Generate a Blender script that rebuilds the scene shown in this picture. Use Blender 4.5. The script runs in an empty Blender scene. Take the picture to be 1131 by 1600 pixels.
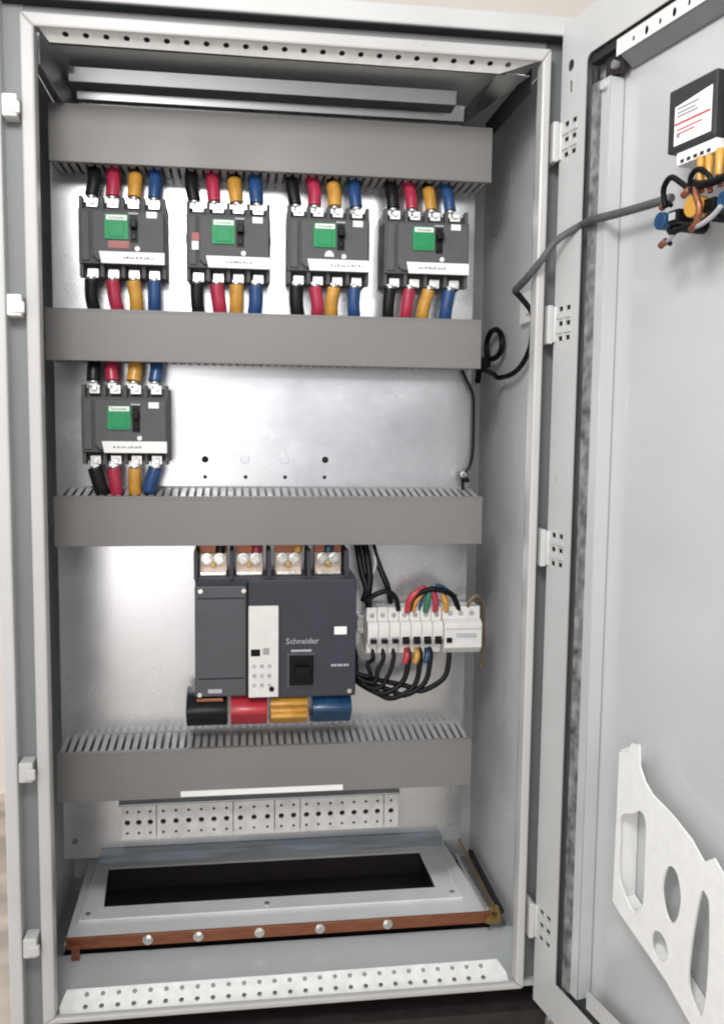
import bpy, bmesh, math, random
from mathutils import Vector, Matrix
random.seed(7)
C = bpy.context.scene.collection
R = math.radians

# ------------------------------------------------------------------ materials
def nmat(name):
    m = bpy.data.materials.new(name); m.use_nodes = True
    nt = m.node_tree; b = nt.nodes['Principled BSDF']
    return m, nt, b

def mat(name, col, rough=.5, metal=0., var=.06, scale=30., bump=0., bscale=400., rvar=.08, coat=0., stretch=None, spec=None):
    """procedural surface: noise driven colour, roughness and fine bump"""
    m, nt, b = nmat(name); N = nt.nodes; L = nt.links
    tc = N.new('ShaderNodeTexCoord'); mp = N.new('ShaderNodeMapping')
    L.new(tc.outputs['Object'], mp.inputs['Vector'])
    if stretch: mp.inputs['Scale'].default_value = stretch
    nz = N.new('ShaderNodeTexNoise'); nz.inputs['Scale'].default_value = scale; nz.inputs['Detail'].default_value = 5
    L.new(mp.outputs['Vector'], nz.inputs['Vector'])
    mr = N.new('ShaderNodeMapRange'); mr.inputs['From Min'].default_value = .3; mr.inputs['From Max'].default_value = .7
    mr.inputs['To Min'].default_value = 1 - var; mr.inputs['To Max'].default_value = 1 + var
    L.new(nz.outputs['Fac'], mr.inputs['Value'])
    mx = N.new('ShaderNodeVectorMath'); mx.operation = 'SCALE'; mx.inputs[0].default_value = col
    L.new(mr.outputs['Result'], mx.inputs['Scale']); L.new(mx.outputs['Vector'], b.inputs['Base Color'])
    r2 = N.new('ShaderNodeMapRange'); r2.inputs['From Min'].default_value = .3; r2.inputs['From Max'].default_value = .7
    r2.inputs['To Min'].default_value = max(.03, rough - rvar); r2.inputs['To Max'].default_value = min(1, rough + rvar)
    L.new(nz.outputs['Fac'], r2.inputs['Value']); L.new(r2.outputs['Result'], b.inputs['Roughness'])
    b.inputs['Metallic'].default_value = metal
    if spec is not None: b.inputs['Specular IOR Level'].default_value = spec
    if coat: b.inputs['Coat Weight'].default_value = coat; b.inputs['Coat Roughness'].default_value = .15
    if bump:
        n2 = N.new('ShaderNodeTexNoise'); n2.inputs['Scale'].default_value = bscale; n2.inputs['Detail'].default_value = 3
        L.new(tc.outputs['Object'], n2.inputs['Vector'])
        bp = N.new('ShaderNodeBump'); bp.inputs['Strength'].default_value = bump; bp.inputs['Distance'].default_value = .001
        L.new(n2.outputs['Fac'], bp.inputs['Height']); L.new(bp.outputs['Normal'], b.inputs['Normal'])
    return m

def galv(name, base, rough, metal=1.):
    """zinc plated sheet: spangle cells, streaks and uneven gloss"""
    m, nt, b = nmat(name); N = nt.nodes; L = nt.links
    tc = N.new('ShaderNodeTexCoord')
    vo = N.new('ShaderNodeTexVoronoi'); vo.inputs['Scale'].default_value = 60
    nz = N.new('ShaderNodeTexNoise'); nz.inputs['Scale'].default_value = 7; nz.inputs['Detail'].default_value = 6
    L.new(tc.outputs['Object'], vo.inputs['Vector']); L.new(tc.outputs['Object'], nz.inputs['Vector'])
    hs = N.new('ShaderNodeSeparateColor'); L.new(vo.outputs['Color'], hs.inputs['Color'])
    ad = N.new('ShaderNodeMath'); ad.operation = 'MULTIPLY_ADD'; ad.inputs[1].default_value = .07
    L.new(hs.outputs['Red'], ad.inputs[0]); L.new(nz.outputs['Fac'], ad.inputs[2])
    mr = N.new('ShaderNodeMapRange'); mr.inputs['From Min'].default_value = .3; mr.inputs['From Max'].default_value = .75
    mr.inputs['To Min'].default_value = .94; mr.inputs['To Max'].default_value = 1.05
    L.new(ad.outputs[0], mr.inputs['Value'])
    mx = N.new('ShaderNodeVectorMath'); mx.operation = 'SCALE'; mx.inputs[0].default_value = base
    L.new(mr.outputs['Result'], mx.inputs['Scale']); L.new(mx.outputs['Vector'], b.inputs['Base Color'])
    r2 = N.new('ShaderNodeMapRange'); r2.inputs['From Min'].default_value = .3; r2.inputs['From Max'].default_value = .75
    r2.inputs['To Min'].default_value = rough - .03; r2.inputs['To Max'].default_value = rough + .05
    L.new(ad.outputs[0], r2.inputs['Value']); L.new(r2.outputs['Result'], b.inputs['Roughness'])
    b.inputs['Metallic'].default_value = metal
    mp = N.new('ShaderNodeMapping'); mp.inputs['Scale'].default_value = (14, 14, 160)          # faint rolling marks and scratches
    n2 = N.new('ShaderNodeTexNoise'); n2.inputs['Scale'].default_value = 3; n2.inputs['Detail'].default_value = 4
    L.new(tc.outputs['Object'], mp.inputs['Vector']); L.new(mp.outputs['Vector'], n2.inputs['Vector'])
    bp = N.new('ShaderNodeBump'); bp.inputs['Strength'].default_value = .08; bp.inputs['Distance'].default_value = .0006
    L.new(n2.outputs['Fac'], bp.inputs['Height']); L.new(bp.outputs['Normal'], b.inputs['Normal'])
    return m

M = {}
M['paint']   = mat('grey_powder_coat', (.52, .545, .545), .34, var=.03, scale=6, bump=.12, bscale=900)
M['paintw']  = mat('pale_powder_coat', (.52, .52, .515), .34, var=.04, scale=8, bump=.12, bscale=900)
M['ipaint']  = mat('lightened_interior_coat', (.64, .66, .67), .3, var=.05, scale=4, bump=.1, bscale=800, rvar=.08)  # same paint as the door, extra light put into its colour
M['barm']    = mat('plated_bar', (.62, .62, .60), .4, .2, var=.12, scale=50)
M['rimp']    = mat('rim_powder_coat', (.47, .465, .455), .33, var=.05, scale=8, bump=.12, bscale=900)
M['glandp']  = mat('white_zinc_plate', (.82, .83, .82), .38, .05, var=.05, scale=14, bump=.1, bscale=500)
M['dpaint']  = mat('inner_powder_coat', (.51, .52, .523), .15, var=.04, scale=4, bump=.05, bscale=800, rvar=.05, spec=.75)
M['chan']    = mat('shadow_grey_channel_paint', (.19, .205, .205), .5, var=.06, scale=12)  # shade of the recess put into the channel's colour
M['galv']    = galv('galvanised_sheet', (.70, .71, .73), .25, .86)
M['railm']   = galv('polished_zinc_rail', (.62, .65, .64), .24)
M['bracket'] = mat('dark_reflection_bracket', (.13, .155, .175), .5, var=.35, scale=40, stretch=(.3, 1, 2))  # galvanised bracket, its dark reflection painted in as bluish grey
M['galvd']   = galv('dull_galvanised_steel', (.56, .58, .6), .36)
M['zinc']    = mat('bright_zinc_steel', (.66, .66, .64), .34, .8, var=.12, scale=50)
M['whitep']  = mat('zinc_white_profile', (.80, .80, .78), .4, .1, var=.08, scale=60)
M['bolt']    = mat('bolt_steel', (.75, .74, .7), .25, 1., var=.1, scale=200)
M['duct']    = mat('grey_pvc', (.190, .183, .178), .42, var=.07, scale=5, bump=.06, rvar=.10)
M['ductin']  = mat('grey_pvc_fingers', (.33, .325, .32), .45, var=.05, scale=40)
M['case']    = mat('dark_grey_moulded_case', (.098, .094, .099), .6, var=.1, scale=60, bump=.3, bscale=1500, spec=.2)
M['case2']   = mat('grey_moulded_case', (.112, .108, .114), .62, var=.08, scale=60, bump=.3, bscale=1500, spec=.2)
M['acb']     = mat('blue_grey_case', (.042, .045, .058), .52, var=.08, scale=30, bump=.2, bscale=1500, spec=.3)
M['acb2']    = mat('grey_case_side_cover', (.085, .088, .098), .52, var=.08, scale=30, bump=.2, bscale=1500, spec=.3)
M['black']   = mat('black_plastic', (.004, .004, .005), .45, var=.2, scale=80, spec=.2)
M['meter']   = mat('charcoal_meter_case', (.025, .027, .026), .45, var=.2, scale=60, bump=.2, bscale=1200)
M['rubber']  = mat('black_rubber', (.014, .017, .019), .7, var=.3, scale=120, bump=.5, bscale=300)
M['green']   = mat('green_label_print', (.018, .27, .10), .5, var=.1, scale=80, spec=.3)
M['white']   = mat('white_plastic', (.80, .80, .78), .4, var=.04, scale=60)
M['cream']   = mat('off_white_device_plastic', (.68, .67, .64), .42, var=.05, scale=60)
M['label']   = mat('paper_label', (.85, .85, .83), .5, var=.03, scale=60)
M['ink']     = mat('grey_ink', (.25, .25, .26), .6)
M['redink']  = mat('red_ink', (.5, .07, .08), .6)
M['pink']    = mat('dull_red_print', (.33, .09, .08), .5, var=.15, scale=90)
M['ltext']   = mat('pale_print', (.42, .44, .47), .5)
M['red']     = mat('red_sleeve', (.40, .026, .065), .38, var=.15, scale=60, coat=.3)
M['redflat'] = mat('red_insulation', (.45, .03, .045), .36, var=.12, scale=40, coat=.3)
M['yellow']  = mat('yellow_sleeve', (.55, .28, .045), .38, var=.18, scale=60, coat=.2)
M['blue']    = mat('blue_sleeve', (.018, .065, .19), .36, var=.15, scale=60, coat=.3)
M['navy']    = mat('dark_blue_insulation', (.01, .05, .12), .32, var=.15, scale=60, coat=.3)
M['bsleeve'] = mat('black_sleeve', (.008, .009, .010), .4, var=.2, scale=60, spec=.35)
M['gwire']   = mat('green_insulation', (.03, .16, .09), .4, var=.1)
M['copper']  = mat('copper_bar', (.33, .125, .068), .42, .7, var=.2, scale=25, stretch=(1, 8, 8))
M['tan']     = mat('tan_insulation', (.16, .11, .06), .5, var=.2)
M['tinned']  = mat('tinned_copper', (.50, .40, .34), .38, .7, var=.25, scale=60)
M['brass']   = mat('brass', (.50, .34, .12), .34, 1., var=.15, scale=90)
M['foam']    = mat('mottled_gasket_foam', (.17, .175, .17), .8, var=.75, scale=45, bump=.8, bscale=120)
M['conduit'] = mat('grey_corrugated_conduit', (.085, .09, .088), .5, var=.15, scale=60)
M['dark']    = mat('dark_brown_matte', (.02, .014, .013), .7, var=.3, scale=30)  # very dark brown for the plinth, backings and linings
M['wall']    = mat('cream_painted_wall', (.88, .80, .73), .8, var=.04, scale=3, bump=.3, bscale=120)
M['ground']  = mat('stained_tile_floor', (.52, .45, .39), .5, var=.35, scale=9, bump=.3, bscale=60)
M['grey_blk']= mat('grey_terminal_plastic', (.35, .35, .37), .4, var=.1)

# ------------------------------------------------------------------ geometry helpers
class G:
    """collects solids in one bmesh; every solid takes the index of its material"""
    def __init__(s): s.bm = bmesh.new()
    def _mi(s, faces, mi):
        for f in faces: f.material_index = mi
    def box(s, x0, x1, y0, y1, z0, z1, mi=0):
        v = [s.bm.verts.new((x, y, z)) for x in (x0, x1) for y in (y0, y1) for z in (z0, z1)]
        q = [(0,1,3,2),(4,6,7,5),(0,4,5,1),(2,3,7,6),(0,2,6,4),(1,5,7,3)]
        s._mi([s.bm.faces.new([v[i] for i in f]) for f in q], mi); return s
    def hexa(s, pts, mi=0):
        """8 points: four of one end loop, four of the other"""
        v = [s.bm.verts.new(p) for p in pts]
        fs = [(3,2,1,0),(4,5,6,7)] + [(i, (i+1) % 4, (i+1) % 4 + 4, i + 4) for i in range(4)]
        s._mi([s.bm.faces.new([v[i] for i in f]) for f in fs], mi); return s
    def cyl(s, a, b, r, n=16, mi=0, r2=None):
        a, b = Vector(a), Vector(b); d = (b - a).normalized(); r2 = r if r2 is None else r2
        u = d.orthogonal().normalized(); w = d.cross(u)
        A = [s.bm.verts.new(a + (u*math.cos(t)+w*math.sin(t))*r) for t in [2*math.pi*i/n for i in range(n)]]
        B = [s.bm.verts.new(b + (u*math.cos(t)+w*math.sin(t))*r2) for t in [2*math.pi*i/n for i in range(n)]]
        fs = [s.bm.faces.new(A[::-1]), s.bm.faces.new(B)]
        for i in range(n):
            f = s.bm.faces.new((A[i], A[(i+1) % n], B[(i+1) % n], B[i])); f.smooth = n > 8; fs.append(f)
        s._mi(fs, mi); return s
    def tube(s, pts, r, n=10, mi=0, sub=6, rings=None):
        P = smooth([Vector(p) for p in pts], sub); m = len(P); prev = None; loops = []
        for i, p in enumerate(P):
            d = (P[min(i+1, m-1)] - P[max(i-1, 0)]).normalized()
            if prev is None: u = d.orthogonal().normalized()
            else: u = (prev - d*prev.dot(d)).normalized()
            prev = u; w = d.cross(u)
            rr = r if rings is None else r*(1 + rings*(1 if i % 2 else -1))
            loops.append([s.bm.verts.new(p + (u*math.cos(2*math.pi*k/n)+w*math.sin(2*math.pi*k/n))*rr) for k in range(n)])
        fs = [s.bm.faces.new(loops[0][::-1]), s.bm.faces.new(loops[-1])]
        for A, B in zip(loops, loops[1:]):
            for k in range(n):
                f = s.bm.faces.new((A[k], A[(k+1) % n], B[(k+1) % n], B[k])); f.smooth = True; fs.append(f)
        s._mi(fs, mi); return s
    def prism(s, poly, axis, a, b, mi=0, sm=False):
        """2D polygon swept along an axis; poly in the other two axes, in order"""
        def P(p, t):
            return (t, p[0], p[1]) if axis == 'x' else (p[0], t, p[1]) if axis == 'y' else (p[0], p[1], t)
        A = [s.bm.verts.new(P(p, a)) for p in poly]; B = [s.bm.verts.new(P(p, b)) for p in poly]; n = len(poly)
        fs = [s.bm.faces.new(A[::-1]), s.bm.faces.new(B)]
        for i in range(n):
            f = s.bm.faces.new((A[i], A[(i+1) % n], B[(i+1) % n], B[i])); f.smooth = sm; fs.append(f)
        s._mi(fs, mi); return s
    def mesh(s, name, mats, off=(0, 0, 0)):
        if off != (0, 0, 0): bmesh.ops.translate(s.bm, verts=s.bm.verts, vec=-Vector(off))
        bmesh.ops.recalc_face_normals(s.bm, faces=s.bm.faces)
        me = bpy.data.meshes.new(name); s.bm.to_mesh(me); s.bm.free()
        for m in (mats if isinstance(mats, (list, tuple)) else [mats]): me.materials.append(M[m])
        return me

def smooth(P, sub):
    if len(P) < 3 or sub < 2:
        return P
    Q = [P[0]*2 - P[1]] + P + [P[-1]*2 - P[-2]]; out = []
    for i in range(1, len(Q)-2):
        for k in range(sub):
            t = k/sub; a, b, c, d = Q[i-1], Q[i], Q[i+1], Q[i+2]
            out.append(.5*((2*b) + (c-a)*t + (2*a-5*b+4*c-d)*t*t + (3*b-a-3*c+d)*t**3))
    return out + [P[-1]]

def link(name, me, parent=None, bevel=0, loc=None, rz=0, seg=2):
    o = bpy.data.objects.new(name, me); C.objects.link(o)
    if parent: o.parent = parent
    if loc is not None: o.location = loc
    if rz: o.rotation_euler.z = rz
    if bevel:
        bv = o.modifiers.new('bevel', 'BEVEL'); bv.width = bevel; bv.segments = seg; bv.limit_method = 'ANGLE'; bv.angle_limit = R(50)
        bv.harden_normals = False
    return o

def part(name, g, mats, parent=None, bevel=0, off=(0, 0, 0), **k):
    return link(name, g.mesh(name, mats, off), parent, bevel, **k)

def tag(o, label=None, cat=None, group=None, kind=None):
    if label: o['label'] = label
    if cat: o['category'] = cat
    if group: o['group'] = group
    if kind: o['kind'] = kind
    return o

def thing(name, label, cat, loc=(0, 0, 0), group=None, rz=0):
    o = bpy.data.objects.new(name, None); C.objects.link(o); o.location = loc; o.rotation_euler.z = rz
    o.empty_display_size = .02
    return tag(o, label, cat, group)

def circ(x, y, r, n=10, sx=1., sy=1.): return [(x + sx*r*math.cos(2*math.pi*i/n), y + sy*r*math.sin(2*math.pi*i/n)) for i in range(n)]
def rect(x0, x1, y0, y1): return [(x0, y0), (x1, y0), (x1, y1), (x0, y1)]

def sheet(outline, holes, th, mtx, mats):
    """flat sheet with real punched holes: filled 2D curve, turned into a mesh and placed with mtx"""
    cu = bpy.data.curves.new('outline', 'CURVE'); cu.dimensions = '2D'; cu.fill_mode = 'BOTH'; cu.extrude = th/2
    for pl in [outline] + holes:
        sp = cu.splines.new('POLY'); sp.points.add(len(pl)-1); sp.use_cyclic_u = True
        for p, q in zip(sp.points, pl): p.co = (q[0], q[1], 0, 1)
    t = bpy.data.objects.new('outline', cu); C.objects.link(t)
    dg = bpy.context.evaluated_depsgraph_get()
    me = bpy.data.meshes.new_from_object(t.evaluated_get(dg))
    bpy.data.objects.remove(t); bpy.data.curves.remove(cu)
    me.transform(mtx); me.materials.clear()
    for m in (mats if isinstance(mats, (list, tuple)) else [mats]): me.materials.append(M[m])
    return me

def text_mesh(s, size, th, mtx, m, ext=None):
    cu = bpy.data.curves.new('lettering', 'FONT'); cu.body = s; cu.size = size; cu.extrude = th/2; cu.align_x = 'CENTER'; cu.align_y = 'CENTER'
    cu.resolution_u = 2
    t = bpy.data.objects.new('lettering', cu); C.objects.link(t)
    dg = bpy.context.evaluated_depsgraph_get(); me = bpy.data.meshes.new_from_object(t.evaluated_get(dg))
    bpy.data.objects.remove(t); bpy.data.curves.remove(cu)
    me.transform(mtx); me.materials.clear(); me.materials.append(M[m]); return me

XZ = Matrix(((1,0,0,0),(0,0,-1,0),(0,1,0,0),(0,0,0,1)))      # sheet (x,y) -> world (x,z), facing -y
def at_y(y): return Matrix.Translation((0, y, 0)) @ XZ
def tilt(p, d):                                               # sheet (x, s) -> world, s running along d from p
    d = Vector(d).normalized(); n = Vector((1, 0, 0)).cross(d)
    return Matrix(((1, d.x, n.x, p[0]), (0, d.y, n.y, p[1]), (0, d.z, n.z, p[2]), (0, 0, 0, 1)))
def at_z(z): return Matrix.Translation((0, 0, z))

W, H = .76, 1.481
# ------------------------------------------------------------------ the setting
g = G(); g.box(-4, 4, -4, 1.2, -.14, -.12); tag(part('floor', g, 'ground'), kind='structure')
g = G(); g.box(-4, 4, 1.2, 1.25, -.12, 3.2); tag(part('wall', g, 'wall'), kind='structure')

# ------------------------------------------------------------------ the cabinet
cab = thing('electrical_cabinet', 'open grey steel switchboard cabinet, its door swung out to the right', 'electrical cabinet', (.38, .26, -.12))
OFF = (.38, .26, -.12)
def cp(name, g, mats, bevel=0, parent=cab, **k):
    return part(name, g, mats, parent, bevel, OFF, **k)
def cs(name, me, parent=cab, bevel=0):
    me.transform(Matrix.Translation(-Vector(OFF))); return link(name, me, parent, bevel)

XL, XR, YB, ZT = -.044, .804, .52, 1.515
g = G(); g.box(XL-.002, XL, .0, YB, -.06, ZT); cp('side_panel', g, 'ipaint')
g = G(); g.box(XR, XR+.002, .0, YB, -.06, ZT); cp('side_panel', g, 'ipaint')
g = G(); g.box(XL, XR, YB, YB+.002, -.06, ZT); cp('back_panel', g, 'ipaint')
g = G(); g.box(XL, XR, .028, YB, ZT, ZT+.003); g.box(-.02, .76, .1, .3, ZT-.012, ZT); cp('roof_panel', g, 'ipaint', .002)
g = G(); g.box(-.03, .80, .004, YB, -.12, -.04); cp('plinth', g, 'dark')

# front frame: raised inner rim (gasket seat), recessed channel, outer flange
g = G()
rw, yf, yb = .0185, 0., .026
g.prism([(0, 0), (rw, .010), (rw, H-rw), (0, H)], 'y', yf, yb)
g.prism([(W, 0), (W, H), (W-.0135, H-rw), (W-.0135, .010)], 'y', yf, yb)
g.prism([(0, H), (rw, H-rw), (W-.0135, H-rw), (W, H)], 'y', yf, .007)
g.prism([(0, 0), (W, 0), (W-.0135, .010), (rw, .010)], 'y', yf, .012)
rim = cp('frame_rim', g, 'rimp', .003)
g = G()
g.box(XL, 0.001, .022, .027, -.05, 1.515); g.box(W-.004, XR, .034, .038, .0, 1.505); g.box(W-.004, W-.0012, .0265, .034, .0, H); g.box(-.025, XR, .0, .0235, 1.4978, 1.4996, 1); g.box(0.001, W-.001, .024, .027, H-.002, 1.515)  # dark strip added under the top flange in place of its shade
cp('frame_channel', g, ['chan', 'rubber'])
g = G()
g.box(XL-.002, -.027, -.002, .026, -.12, 1.528)
g.box(-.027, XR, -.002, .0275, 1.500, 1.528)
cp('outer_flange', g, 'paintw', .003)
# perforated profiles
holes = [circ(.0575+.0279*i, .0125, .0045, 10) for i in range(24)]
me = sheet([(.0205, 0), (.751, 0), (.690, .0275), (.0335, .0255)], holes, .0014, tilt((0, .0105, 1.4690), (0, .022, -.0155)), 'whitep')
pr_ = cs('perforated_profile', me)
g = G(); g.box(.030, .70, .0350, .0362, 1.4525, 1.4740); part('profile_web', g, 'rubber', pr_, 0, OFF)  # web coloured near black to stand for the unlit space behind the holes
holes = []
for i in range(27):
    x = .058+.0247*i
    holes += [circ(x, .0045, .0040, 8), circ(x, .0235, .0040, 8)]
me = sheet([(.018, .006), (.026, .033), (.730, .033), (.741, .010), (.742, -.005), (.022, -.005)], holes, .0014, tilt((0, .028, .002), (0, .022, .014)), 'whitep')
cs('perforated_profile', me)
g = G()
g.hexa([(.7455,.060,1.462),(.703,.080,1.474),(.6815,.335,1.474),(.6985,.30,1.462),(.7455,.060,1.464),(.703,.080,1.476),(.6815,.335,1.476),(.6985,.30,1.464)], 0)
g.box(.7475, .7495, .06, .32, 1.440, 1.475, 1)
cp('roof_side_rail', g, ['railm', 'rubber'], .0005)
g = G(); g.hexa([(.012,.05,1.43),(.016,.05,1.43),(.026,.28,1.43),(.022,.28,1.43),(.012,.05,1.474),(.016,.05,1.474),(.026,.28,1.474),(.022,.28,1.474)])
g.hexa([(.024,.075,1.471),(.034,.075,1.471),(.044,.26,1.471),(.034,.26,1.471),(.024,.075,1.474),(.034,.075,1.474),(.044,.26,1.474),(.034,.26,1.474)])
cp('roof_side_rail', g, 'galvd')
g = G(); g.prism([(.188, 1.4815), (.190, 1.476), (.195, 1.4605), (.230, 1.458), (.230, 1.460), (.1965, 1.4625), (.192, 1.4815)], 'x', .030, .662); cp('roof_cross_rail', g, 'galvd', .001)
g = G(); g.prism([(.251, 1.481), (.253, 1.476), (.259, 1.456), (.266, 1.452), (.268, 1.436), (.270, 1.436), (.268, 1.454), (.261, 1.458), (.254, 1.482)], 'x', .032, .692)
cp('roof_cross_rail', g, 'railm', .001)
# inner vertical posts beside the rim
g = G(); g.box(W-.0115, W-.005, .0262, .034, .01, 1.462); cp('inner_post', g, 'galvd', .002)
g = G(); g.box(.006, .012, .03, .05, .01, 1.43); g.box(XL+.001, .006, .045, .05, .01, 1.462); cp('inner_post', g, 'galvd', .002)

# mounting plate with its drilled holes
holes = [circ(.238, .856, .0062), circ(.454, .8565, .0062)] + [circ(x, .8245, .0036) for x in (.238, .31, .381, .453)]
holes += [circ(.0, .155, .006), circ(.70, .155, .006)]
me = sheet([(-.0195, .122), (.7235, .122), (.7235, 1.44), (-.0195, 1.44)], holes, .0025, at_y(.292), 'galv')
mp_ = cs('mounting_plate', me)
for x in (.309, .380):
    g = G(); g.cyl((x, .2905, .857), (x, .2895, .857), .0085, 18, 0); part('hole_plug', g, 'galvd', mp_, .0006, OFF)
# lower lip + bracket of the plate
g = G(); g.prism([(.270, .120), (.264, .138), (.268, .139), (.289, .139), (.289, .120)], 'x', .046, .682); cp('lower_bracket', g, 'bracket', .001)
# floor: front sheet, gland plate with opening, pan
g = G(); g.box(XL, XR, .067, .20, -.012, -.009); g.box(XL, XR, .026, .067, -.012, -.002); cp('floor_sheet', g, 'paint')
for x0, x1 in ((.772, XR), (XL, -.014)):
    g = G(); g.box(x0, x1, .2, YB, -.034, -.03); cp('floor_pan', g, 'galvd')
me = sheet([(-.006, .205), (.765, .200), (.742, .515), (-.012, .515)], [[(.044, .324), (.683, .324), (.682, .477), (.031, .477)]], .004, at_z(.006), 'glandp')
gp = cs('gland_plate', me)
def ring(a, b, z0, z1, t):
    g = G()
    g.box(a[0], b[0], a[1], a[1]+t, z0, z1); g.box(a[0], b[0], b[1]-t, b[1], z0, z1)
    g.box(a[0], a[0]+t, a[1]+t, b[1]-t, z0, z1); g.box(b[0]-t, b[0], a[1]+t, b[1]-t, z0, z1); return g
part('gland_rim', ring((.005, .272), (.728, .506), .008, .013, .006), 'glandp', gp, .002, OFF)
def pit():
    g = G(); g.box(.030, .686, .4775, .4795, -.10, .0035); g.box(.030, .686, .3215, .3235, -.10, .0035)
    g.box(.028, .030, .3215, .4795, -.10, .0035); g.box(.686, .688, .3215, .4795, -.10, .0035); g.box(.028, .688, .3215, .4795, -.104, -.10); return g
part('cable_opening', pit(), 'dark', gp, 0, OFF)  # dark box added below the opening so that it reads unlit
g = G()
for x in (.02, .35, .71):
    for y in (.296, .494): g.cyl((x, y, .008), (x, y, .0125), .005, 6)
part('gland_screw', g, 'bolt', gp, 0, OFF)
# lock catches on the left
for i, z in enumerate((1.352, 1.081, .402, .129)):
    g = G(); g.box(-.024, -.004, -.009, .022, z-.014, z+.016); g.box(-.016, -.0, -.012, -.004, z-.010, z+.006)
    cp('lock_catch', g, 'whitep' if i < 2 else 'paintw', .002)
# hinge leaves in the right hand channel
HZ = (1.346, 1.076, .732, .120)
for z in HZ:
    g = G(); g.box(W+.004, W+.0125, -.006, .033, z-.029, z+.029); g.cyl((W+.0165, -.004, z-.027), (W+.0165, -.004, z+.027), .0042, 12)
    cp('hinge', g, 'paintw', .0012)

# ---------------------------------------------------- the door (hinged, open 102 degrees)
HX, A = .778, R(102)
DIR = Vector((-math.cos(A), -math.sin(A), 0)); NRM = Vector((-math.sin(A), math.cos(A), 0))
RZ = math.atan2(DIR.y, DIR.x)
def dp(w, off, z): return Vector((HX, 0, 0)) + DIR*w + NRM*off + Vector((0, 0, z))   # world position of a point of the door
# door local axes: x = across the door, y = outwards (so -y faces the viewer), z = up
DW = .76
g = G()
g.box(0, DW, .030, .032, -.018, 1.513)                                     # sheet
g.box(0, .0025, .0, .030, -.018, 1.513); g.box(DW-.0025, DW, 0, .03, -.018, 1.513)   # folded edges
g.box(.0025, DW-.0025, .0, .030, -.018, -.0155); g.box(.0025, DW-.0025, .0, .030, 1.5105, 1.513)
door = link('door', g.mesh('door', ['dpaint']), cab, .0008)
door.location = Vector((HX, 0, 0)) - Vector(OFF); door.rotation_euler.z = RZ
def dpart(name, g, mats, bevel=0, parent=None): return part(name, g, mats, parent or door, bevel)
ro = [(.0, -.018), (DW, -.018), (DW, 1.513), (0, 1.513)]
def rr(x0, x1, z0, z1, r, n=5):
    o = []
    for cx, cz, a0 in ((x1-r, z0+r, -90), (x1-r, z1-r, 0), (x0+r, z1-r, 90), (x0+r, z0+r, 180)):
        for k in range(n+1): a = R(a0 + 90*k/n); o.append((cx + r*math.cos(a), cz + r*math.sin(a)))
    return o
sl = []
for z in HZ:
    for dz in (-.022, 0, .022):
        for dx in (.018, .038): sl.append(rect(dx-.005, dx+.006, z+dz-.0035, z+dz+.0035))
sl += [circ(.024, 1.449, .0085), rect(.023, .029, 1.41, 1.427), rect(.019, .021, .83, .845)]
jit = lambda pl: [(x+random.uniform(-2e-4, 2e-4), z+random.uniform(-2e-4, 2e-4)) for x, z in pl]
fil = [(.064+.012*(1-math.cos(R(t))), 1.449-.012*(1-math.sin(R(t)))) for t in range(0, 91, 15)]
link('door_lip', sheet([(0, -.018), (.064, -.018), (.0641, 1.4369)] + fil[1:] + [(.0765, 1.513), (0, 1.513)], [jit(h) for h in sl], .0018, at_y(-.0012), 'paintw'), door)
g = G(); g.box(.0765, DW, -.0021, -.0003, 1.449, 1.513); g.box(.064, DW, -.0021, -.0003, -.018, .046); g.box(DW-.064, DW, -.0021, -.0003, .046, 1.449); dpart('door_lip', g, 'paintw')
for z in HZ:
    g = G()
    for dz in (-.011, .011): g.box(.008, .048, -.0042, -.0022, z+dz-.0035, z+dz+.0035)
    g.box(.026, .030, -.0038, -.0022, z-.026, z+.026)
    dpart('hinge_leaf', g, 'paintw', .001)
for z in HZ:
    g = G(); g.box(.008, .052, .0015, .004, z-.03, z+.03); dpart('hinge_backing', g, 'dark')
g = G()
g.tube([(.0690+random.uniform(-.0012, .0012), .012, .05+.023*i) for i in range(61)], .0058, 8, 0, 3)       # rubber gasket, a little uneven
g.box(.0645, DW-.07, .004, .02, 1.436, 1.4485); g.box(.0645, DW-.07, .004, .02, .047, .05)
dpart('gasket', g, 'rubber', .002)
g = G(); g.box(.0740, .0935, .003, .029, .05, 1.405); dpart('gasket_channel', g, 'foam')
hs = []
link('stiffener', sheet(rect(.094, .113, .05, 1.405), hs, .0015, at_y(.006), 'dpaint'), door)
g = G(); g.box(.094, .0955, .007, .029, .05, 1.405); g.box(.1115, .113, .007, .029, .05, 1.405)
g.cyl((.1035, .006, 1.395), (.1035, -.001, 1.395), .007, 12); dpart('stiffener_web', g, 'dpaint', .001)
hs = [circ(.165+.027*i, 1.428, .0045 if i % 2 else .003, 8, 1., 1.3) for i in range(20)]
link('stiffener', sheet(rect(.128, .70, 1.424, 1.446), [[(x, z+.0055) for x, z in h] for h in hs], .0015, at_y(.004), 'whitep'), door)
g = G(); g.prism([(.0050, 1.424), (.024, 1.410), (.029, 1.410), (.029, 1.4115), (.0245, 1.4115), (.0056, 1.4254)], 'x', .135, .70); g.box(.135, .70, .005, .029, 1.4445, 1.446)
g.box(.092, .132, .012, .022, 1.407, 1.440, 1); g.cyl((.120, .004, 1.417), (.120, .012, 1.417), .006, 10)
dpart('stiffener_web', g, ['chan', 'dark'], .0006)  # shade of the downward lower face put into its grey
hs = []
link('stiffener', sheet(rect(.140, .70, .055, .085), hs, .0015, at_y(.004), 'paintw'), door)

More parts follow.
